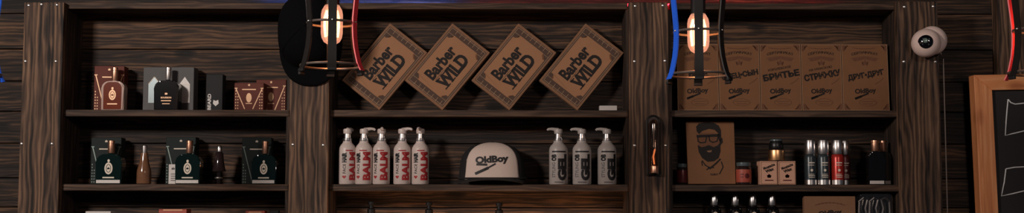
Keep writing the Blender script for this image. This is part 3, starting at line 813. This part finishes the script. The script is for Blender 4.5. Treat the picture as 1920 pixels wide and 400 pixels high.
# ------------------------------------------------------------------ jars, boxes, sprays on the right lower shelf
def jar(loc, label, r, h, lid_h, body, lid, lab, ink=True, name='pomade_jar'):
    t = empty(name, loc, label, 'jar')
    b = build('glass_body', lathe(bmesh.new(), [(r*.9, 0), (r, .002), (r, h*.86), (r*.86, h*.95), (r*.82, h)], 32), body, t, True)
    build('lid', lathe(bmesh.new(), [(r*.93, h - .002), (r*.95, h), (r*.95, h + lid_h - .001), (r*.85, h + lid_h)], 32), lid, t, True)
    build('label_wrap', lathe(bmesh.new(), [(r*1.01, h*.12), (r*1.015, h*.13), (r*1.015, h*.78), (r*1.01, h*.79)], 32), lab, t, True)
    if ink:
        bm = bmesh.new()
        for s in (ell(r*.25, h*.45, r*.32, r*.36, 12), rect(-r*.6, -r*.2, h*.5, h*.56), rect(-r*.6, -r*.25, h*.36, h*.42)):
            bm.faces.new([bm.verts.new((x, 0, z)) for x, z in s])
        print_on(bm, kids(t)[-1], gap=.0004, step=.003); build('label_print', bm, M['label_maroon'], t, None)
    return t
jar(put(1278.5, Z_S2, .06), 'dim dark jar half hidden left of the portrait pack', 10.5*S, 34*S, 6*S, M['jar_dark'], M['label_grey'], M['label_maroon'])
jar(put(1394, Z_S2, .03), 'jar with brick red label and grey lid right of the portrait pack', 14*S, 36*S, 6*S, M['jar_dark'], M['label_grey'], M['jar_red'])

def tan_box(px, label):
    t = empty('wax_box', put(px, Z_S2, .012), label, 'box', 'tan wax boxes side by side')
    w = 32.5*S; h = 44*S
    build('box_body', box(bmesh.new(), -w/2, w/2, 0, w, 0, h, .0012, 1), M['pinkkraft'], t)
    bm = bmesh.new(); put_text(bm, 'Moustache', 0, 34*S, 23*S, 5.5*S, -.0006, 22, .05); put_text(bm, 'Wax', 1*S, 27*S, 17*S, 6*S, -.0006, 22, .06)
    build('lettering', bm, M['kraft_ink'], t, None)
    art('emblem', M['label_maroon'], t, [star(0, 16*S, 4.5*S), ell(0, 16*S, 3.5*S, 3.5*S, 10)] + [rect(-8*S, 8*S, 7*S, 9*S)], y=-.0006)
    art('edge_line', M['kraft_shade'], t, stroke([(-w/2 + 1.6*S, 1.6*S), (w/2 - 1.6*S, 1.6*S), (w/2 - 1.6*S, h - 1.6*S), (-w/2 + 1.6*S, h - 1.6*S), (-w/2 + 1.6*S, 1.6*S)], .6*S), y=-.0006)
    return t
tan_box(1441.5, 'square tan box with dark script, left one of the pair under the jar')
tan_box(1475.5, 'square tan box with dark script, right one of the pair under the jar')
j = empty('wax_jar', (put(1455.5, 0, .035)[0], .035, Z_S2 + 44*S), 'dark domed jar with gold label standing on two tan boxes', 'jar')
build('glass_body', lathe(bmesh.new(), [(14*S, 0), (15*S, 1*S), (15*S, 22*S), (13*S, 24*S)], 32), M['jar_dark'], j, True)
build('label_wrap', lathe(bmesh.new(), [(15.2*S, 2*S), (15.3*S, 2.3*S), (15.3*S, 21*S), (15.2*S, 21.3*S)], 32), M['gold'], j, True)
build('lid', lathe(bmesh.new(), [(13*S, 23*S), (13.6*S, 24*S), (13.2*S, 33*S), (11*S, 38*S)], 32), M['black_plastic'], j, True)
build('lid_top', lathe(bmesh.new(), [(9.5*S, 38*S), (12*S, 38.6*S), (12*S, 41*S), (10*S, 42.5*S)], 28), M['label_grey'], j, True)

def spray(px, y, lab, r, label, capm=None):
    t = empty('spray_can', put(px, Z_S2, y), label, 'bottle', 'slim bottles with tall silver caps')
    b = build('can_body', lathe(bmesh.new(), [(r*.9, 0), (r, .001), (r, 50*S), (r*.93, 54*S), (r*.8, 57*S)], 28), lab, t, True)
    build('base_band', lathe(bmesh.new(), [(r*1.02, .0005), (r*1.02, 9*S)], 28), M['chrome'], t, True)
    build('cap', lathe(bmesh.new(), [(r*.84, 57*S), (r*.88, 58*S), (r*.88, 83*S), (r*.8, 84.5*S)], 28), M['chrome'], t, True)
    bm = bmesh.new()
    for s in (ell(0, 27*S, 2.6*S, 2.6*S, 8), rect(-6*S, 6*S, 40*S, 42*S), rect(-7*S, 5*S, 36*S, 37.2*S), rect(-6*S, 6*S, 16*S, 17.4*S), rect(-5*S, 6*S, 13*S, 14*S), rect(-6*S, 5*S, 19*S, 20*S)):
        bm.faces.new([bm.verts.new((x, 0, z)) for x, z in s])
    print_on(bm, b, step=.003); build('label_print', bm, M['pale_ink'], t, None)
    return t
M['can_grey'] = mat('dark_grey_can', (52, 60, 64), 0.3, 0.3)
M['can_red'] = mat('red_can', (170, 44, 36), 0.3, 0.3)
M['can_maroon'] = mat('maroon_can', (84, 30, 32), 0.35, 0.3)
spray(1519, .03, M['can_grey'], 11*S, 'slim dark grey bottle with silver cap, left of the two grey ones')
spray(1543.5, .03, M['can_grey'], 12*S, 'slim dark grey bottle with silver cap, next to the bright red one')
spray(1570, .03, M['can_red'], 12*S, 'slim bright red bottle with silver cap')
spray(1583, .078, M['can_maroon'], 10.5*S, 'slim maroon bottle set back behind the bright red one')

# ------------------------------------------------------------------ things whose tops show at the bottom of the frame
HS = lambda top: (486 - top) * S * 1.005
t = carton(163, 210, 400, Z_S3, .02, M['silver_strip'], None, None, 'white carton on the bottom shelf, only its top in view', 486, vee=False, group=None)
art('printed_lines', M['grey_ink'], t, [rect(-14*S, 14*S, 50*S, 53*S)], y=-.0006)
t = carton(300, 352, 396, Z_S3, .025, M['jar_red'], None, None, 'orange brown carton on the bottom shelf, left of its smaller neighbour', 486, vee=False, group=None)
art('printed_lines', M['gold_ink'], t, [rect(-18*S, 18*S, 88*S, 90*S)], y=-.0006)
t = carton(462, 498, 399, Z_S3, .025, M['jar_red'], None, None, 'narrow orange brown carton on the bottom shelf near the second upright', 486, vee=False, group=None)
art('printed_lines', M['gold_ink'], t, [rect(-12*S, 12*S, 84*S, 86*S)], y=-.0006)
t = carton(507, 524, 398, Z_S3, .03, M['black_card'], None, None, 'narrow black carton on the bottom shelf beside the orange brown one', 486, vee=False, group=None)
art('printed_lines', M['pale_ink'], t, [rect(-5*S, 5*S, 50*S, 52*S)], y=-.0006)

def trigger(px, top, label):
    t = empty('spray_bottle', put(px, Z_S3, .04), label, 'bottle', 'black spray bottles on the bottom middle shelf')
    h = HS(top)
    build('bottle_body', lathe(bmesh.new(), [(14*S, 0), (15*S, 1*S), (15*S, h - 50*S), (12*S, h - 38*S), (6*S, h - 28*S), (6*S, h - 24*S)], 28), M['amber_glass'], t, True)
    build('collar', lathe(bmesh.new(), [(7.5*S, h - 26*S), (7.5*S, h - 15*S), (5*S, h - 13*S)], 20), M['black_plastic'], t, True)
    bm = bmesh.new(); lathe(bm, [(4*S, h - 14*S), (4*S, h - 7*S), (6.5*S, h - 6*S), (6.5*S, h - 1*S), (4.5*S, h)], 20); build('pump_head', bm, M['black_plastic'], t, True)
    build('nozzle', tube(bmesh.new(), [(0, -3*S, h - 3.5*S), (0, -9*S, h - 3.5*S)], 2*S, 8), M['black_plastic'], t, True)
    return t
trigger(697, 381, 'dark spray bottle top on the bottom shelf, leftmost of three')
trigger(805, 382, 'dark spray bottle top on the bottom shelf, middle of three')
trigger(936, 383, 'dark spray bottle top on the bottom shelf, rightmost, under the cap')

# black stand with four silver capped bottles
def dropper(px, label):
    t = empty('slim_bottle', put(px, Z_S3, .06), label, 'bottle', 'silver capped bottles on the bottom right shelf')
    h = HS(367)
    b = build('bottle_body', lathe(bmesh.new(), [(12*S, 0), (13*S, 1*S), (13*S, h - 30*S), (10*S, h - 24*S), (5*S, h - 21*S)], 28), M['black_glass'], t, True)
    build('cap', lathe(bmesh.new(), [(6.6*S, h - 21*S), (7*S, h - 20*S), (7*S, h - 1.2*S), (6*S, h)], 24), M['chrome'], t, True)
    bm = bmesh.new(); bm.faces.new([bm.verts.new((x, 0, z)) for x, z in ell(0, h - 38*S, 5*S, 5*S, 12)])
    print_on(bm, b, step=.003); build('label_print', M and bm, M['pale_ink'], t, None)
    return t
for px, l in ((1338, 'dark bottle with square silver cap, bottom right shelf, leftmost of four'), (1377, 'dark bottle with silver cap, bottom right shelf, second of four'),
              (1410, 'dark bottle with silver cap, bottom right shelf, third of four'), (1446, 'dark bottle with silver cap, bottom right shelf, rightmost of four')):
    dropper(px, l)

t = carton(1507, 1602, 371, Z_S3, .03, M['kraft'], None, None, 'brown kraft box on the bottom right shelf beside the clear pack', 486, vee=False, name='kraft_box', group=None, depth=.025)
bm = bmesh.new(); put_text(bm, 'OldBoy', 0, 84*S, 44*S, 12*S, -.0007, 6, .04); build('lettering', bm, M['kraft_ink'], t, None)
art('ornament', M['kraft_shade'], t, stroke([(x*S, (104 - .006*x*x)*S) for x in range(-28, 29, 7)], 1.6*S), y=-.0006)

# clear pack with shiny combs
t = empty('blister_pack', put(1641, Z_S3, .02), 'clear plastic pack with silver curved tools on the bottom right shelf', 'package')
h = HS(363); w = 68*S
build('backing_card', box(bmesh.new(), -w/2, w/2, .030, .033, 0, h, .001, 1), M['black_card'], t)
bm = bmesh.new(); prism(bm, [(-w/2 + 2*S, 2*S), (w/2 - 2*S, 2*S), (w/2 - 2*S, h - 8*S), (w/2 - 6*S, h - 3*S), (-w/2 + 6*S, h - 3*S), (-w/2 + 2*S, h - 8*S)], 0.0, .0295)
bmesh.ops.bevel(bm, geom=bm.edges[:], offset=.003, segments=2, affect='EDGES')
build('clear_cover', bm, M['clear_plastic'], t, True)
for cx, s in ((-22, 1), (-2, 1), (20, -1)):
    bm = bmesh.new()
    tube(bm, [(cx*S - s*7*S, .016, h - 60*S), (cx*S - s*8*S, .015, h - 35*S), (cx*S - s*7*S, .014, h - 18*S), (cx*S, .013, h - 9*S), (cx*S + s*8*S, .014, h - 14*S), (cx*S + s*4*S, .015, h - 30*S), (cx*S + s*8*S, .016, h - 50*S)], 2.6*S, 8)
    build('silver_tool', bm, M['chrome'], t, True)

# ------------------------------------------------------------------ camera on the right upright, tube lamp on the third
c = P(1743, 77, POST_Y0 - .02)
t = empty('security_camera', (c.x, POST_Y0 - .0006, c.z), 'white ball shaped security camera with black lens on the right upright', 'camera')
def ball(bm, c, r, sx=1, sy=1, sz=1):
    q = bmesh.ops.create_uvsphere(bm, u_segments=32, v_segments=20, radius=r)
    for v in q['verts']: v.co = Vector((v.co.x*sx + c[0], v.co.y*sy + c[1], v.co.z*sz + c[2]))
bm = bmesh.new(); lathe(bm, [(25*S, 0), (26.5*S, .004), (27*S, .030), (24*S, .044), (16*S, .053), (6*S, .056)], 40)
for v in bm.verts: v.co = Vector((v.co.x + 3*S, -v.co.z, v.co.y + 1*S))
build('mount_base', bm, M['cam_white'], t, True)
bm = bmesh.new(); ball(bm, (-12*S, -.042, -5*S), 26.5*S); build('ball_housing', bm, M['cam_white'], t, True)
# lens: dark rounded patch facing the room, slightly to the left
dirv = Vector((-.36, -1, -.02)).normalized(); cc = Vector((-12*S, -.042, -5*S)); rr = 26.5*S
q = dirv.to_track_quat('Z', 'Y')
bm = bmesh.new()
n = 28; outline = []
for i in range(n):
    a = 2*math.pi*i/n; k = 12.5*S
    x, y2 = k*math.cos(a), k*math.sin(a)
    if x < 0 and y2 > 0: x, y2 = x*1.12, y2*1.0
    outline.append((x, y2))
rings = []
for s in (1, .8, .55, .3):
    rg = []
    for x, y2 in outline:
        x2, y3 = x*s, y2*s; zz = math.sqrt(rr*rr - x2*x2 - y3*y3) + .0008
        rg.append(bm.verts.new(cc + q @ Vector((x2, y3, zz))))
    rings.append(rg)
for a, b in zip(rings, rings[1:]):
    for i in range(n): bm.faces.new((a[i], a[(i+1) % n], b[(i+1) % n], b[i]))
bm.faces.new(rings[-1])
M['lens_black'] = mat('black_lens_glass', (10, 12, 20), 0.08, coat=0.5)
build('lens_window', bm, M['lens_black'], t, True)
bm = bmesh.new(); lathe(bm, [(4.5*S, 0), (4.5*S, .002), (3*S, .0035), (1*S, .002)], 20)
for v in bm.verts: v.co = cc + q @ (v.co + Vector((-1*S, 2*S, rr + .0005)))
build('lens', bm, M['green_line'], t, True)
for a in (0, 1, 2, 3):
    bm = bmesh.new(); ball(bm, (0, 0, 0), 1.1*S)
    for v in bm.verts: v.co = cc + q @ (v.co + Vector((7.5*S*math.cos(a*1.57 + .7), 7.5*S*math.sin(a*1.57 + .7), rr - .0015)))
    build('infrared_diode', bm, M['label_grey'], t, True)
# thin cable running down the edge of the upright
x = P(1769, 200, POST_Y0 + .02).x
bm = bmesh.new(); tube(bm, [(c.x + 20*S, POST_Y0 - .003, c.z - 12*S), (c.x + 24*S, POST_Y0 - .004, c.z - 22*S), (x, POST_Y0 + .012, c.z - 30*S), (x, POST_Y0 + .012, .9)], .0018, 6)
o = build('cable', bm, M['ring_iron'], None, True); tag(o, 'thin grey cable running down the right upright from the camera', 'cable')

c = P(1225, 329, POST_Y0)
t = empty('tube_lamp', (c.x, POST_Y0 - .0006, c.z), 'slim glass tube lamp in a dark arched holder on the third upright', 'lamp')
w = 13.5*S; h = 112*S
bm = prism(bmesh.new(), [(-w, 0), (w, 0), (w, h - w)] + [(w*math.cos(a), h - w + w*math.sin(a)) for a in [math.pi*i/12 for i in range(1, 12)]] + [(-w, h - w)], -.008, 0)
M['holder'] = mat('dark_brown_holder', (44, 28, 22), 0.5, noise=.3)
build('back_plate', bm, M['holder'], t)
bm = bmesh.new(); tube(bm, [(-w + 1.5*S, -.010, 2*S), (-w + 1.5*S, -.010, h - w)] + [(-(w - 1.5*S)*math.cos(a), -.010, h - w + (w - 1.5*S)*math.sin(a)) for a in [math.pi*i/10 for i in range(1, 10)]] + [(w - 1.5*S, -.010, h - w), (w - 1.5*S, -.010, 2*S), (0, -.010, 2*S)], 1.7*S, 8, closed=True)
build('rim', bm, M['iron'], t, True)
build('glass_tube', lathe(bmesh.new(), [(6*S, 16*S), (7.6*S, 18*S), (7.6*S, h - 18*S), (6.4*S, h - 13*S), (2.4*S, h - 9*S)], 24, 0, -.024), M['tube_glass'], t, True)
build('socket', lathe(bmesh.new(), [(6.4*S, 4*S), (6.8*S, 6*S), (6.8*S, 16*S), (6*S, 18*S)], 20, 0, -.024), M['copper'], t, True)
build('bracket', box(bmesh.new(), -4*S, 4*S, -.024, -.006, 4*S, 10*S, .001), M['iron'], t)
build('filament', tube(bmesh.new(), [(0, -.024, 20*S), (-1.8*S, -.024, 34*S), (1.6*S, -.024, 48*S)], 1.5*S, 8), M['ember'], t, True)
build('wire', tube(bmesh.new(), [(1.6*S, -.024, 48*S), (-.6*S, -.024, 66*S), (0, -.024, h - 16*S)], .6*S, 6), M['chrome'], t, True)

# ------------------------------------------------------------------ cage lamps
LY = -0.9; LK = (3.5 + LY) / F_PX      # metres per pixel at the lamps
def cage_lamp(px, ring_py, label, power, colours, twist):
    c = P(px, ring_py, LY); t = empty('cage_lamp', c, label, 'lamp', 'cage lamps hanging in a row', rz=R(twist))
    k = LK
    prof = [(64, -11), (60, -4), (57, 3), (54, 14), (50, 32), (47.5, 52), (46.5, 72), (47, 90), (49, 112), (52, 140), (53, 165), (48, 188), (36, 204), (20, 212)]
    def radius(z):
        for (r0, z0), (r1, z1) in zip(prof, prof[1:]):
            if z0 <= z <= z1: return r0 + (r1 - r0)*(z - z0)/(z1 - z0)
    for i in range(6):
        ang = R(-90 + 60*i); ca, sa = math.cos(ang), math.sin(ang)
        bm = bmesh.new(); hw = 8*k; th = 2.4*k; prev = None; cols = []
        for (r, z) in prof:
            base = Vector((ca*r*k, sa*r*k, z*k)); tang = Vector((-sa, ca, 0)); out = Vector((ca, sa, 0))
            cols.append([bm.verts.new(base + tang*hw + out*th), bm.verts.new(base - tang*hw + out*th), bm.verts.new(base - tang*hw), bm.verts.new(base + tang*hw)])
        for a, b in zip(cols, cols[1:]):
            for j in range(4): bm.faces.new((a[j], a[(j+1) % 4], b[(j+1) % 4], b[j]))
        bm.faces.new(cols[0]); bm.faces.new(cols[-1][::-1])
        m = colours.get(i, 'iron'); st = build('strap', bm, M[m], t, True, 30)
        if m != 'iron': st['label'] = m.split('_')[0] + ' strap'
        b0 = Vector((ca*64*k, sa*64*k, -11*k)); tang = Vector((-sa, ca, 0)); out = Vector((ca, sa, 0))
        bm = bmesh.new(); box(bm, -8.2*k, 8.2*k, -2.6*k, 3*k, -4*k, 2*k, 1*k, 1)
        for v in bm.verts: v.co = b0 + tang*v.co.x + out*v.co.y + Vector((0, 0, v.co.z))
        if i not in colours: build('strap_foot', bm, M['rubber_foot'], st)
        else: bm.free()
        bm = bmesh.new(); ball(bm, (ca*50*k, sa*50*k, 81*k), 2.2*k); build('bolt', bm, M['steel'], st, True)
    for z, r in ((0, radius(0) - 1.0), (81, radius(81) - 1)):
        bm = bmesh.new(); tube(bm, [(math.cos(2*math.pi*i/48)*r*k, math.sin(2*math.pi*i/48)*r*k, z*k) for i in range(48)], 2.4*k, 8, closed=True)
        build('ring', bm, M['ring_iron'], t, True)
    # bulb, filament, socket, cap and cord
    build('bulb', lathe(bmesh.new(), [(2*k, 40*k), (9*k, 41.5*k), (15*k, 45.5*k), (19*k, 53*k), (20.5*k, 62*k), (20.5*k, 98*k), (19*k, 106*k), (15*k, 113*k), (12.5*k, 117*k)], 32), M['bulb_glass'], t, True)
    bulb = kids(t)[-1]
    for s in range(5):
        a = 2*math.pi*(s + .3)/5
        bm = bmesh.new(); rr2 = [12, 14, 14, 10]
        pts = [(rr2[j]*k*math.cos(a), rr2[j]*k*math.sin(a), zz*k) for j, zz in enumerate((55, 74, 92, 106))]
        tube(bm, pts, 2.3*k, 6); build('filament', bm, M['filament'], bulb, True)
    build('filament_stem', lathe(bmesh.new(), [(1.5*k, 60*k), (2.5*k, 80*k), (5*k, 114*k)], 12), M['clear_rim'], bulb, True)
    build('socket', lathe(bmesh.new(), [(12*k, 114*k), (14*k, 116*k), (14*k, 150*k), (16*k, 154*k), (16*k, 186*k), (10*k, 196*k), (10*k, 212*k)], 24), M['iron'], t, True)
    build('top_cap', lathe(bmesh.new(), [(30*k, 204*k), (30*k, 210*k), (12*k, 222*k), (4*k, 240*k)], 28), M['iron'], t, True)
    cordtop = 2.8 - c.z
    build('cord', tube(bmesh.new(), [(0, 0, 236*k), (0, 0, cordtop - .02)], .0035, 8), M['black_plastic'], t, True)
    build('ceiling_rose', lathe(bmesh.new(), [(.02, cordtop - .03), (.05, cordtop - .012), (.055, cordtop)], 28), M['iron'], t, True)
    l = bpy.data.lights.new('bulb_light', 'POINT'); l.energy = power; l.color = (1, .62, .36); l.shadow_soft_size = .012
    lo = bpy.data.objects.new('bulb_light', l); col.objects.link(lo); lo.parent = t; lo.location = (0, 0, 78*k)
    return t
# straps: 0 nearest the camera, then anticlockwise seen from above: 1, 2 on the right, 3 behind, 4, 5 on the left
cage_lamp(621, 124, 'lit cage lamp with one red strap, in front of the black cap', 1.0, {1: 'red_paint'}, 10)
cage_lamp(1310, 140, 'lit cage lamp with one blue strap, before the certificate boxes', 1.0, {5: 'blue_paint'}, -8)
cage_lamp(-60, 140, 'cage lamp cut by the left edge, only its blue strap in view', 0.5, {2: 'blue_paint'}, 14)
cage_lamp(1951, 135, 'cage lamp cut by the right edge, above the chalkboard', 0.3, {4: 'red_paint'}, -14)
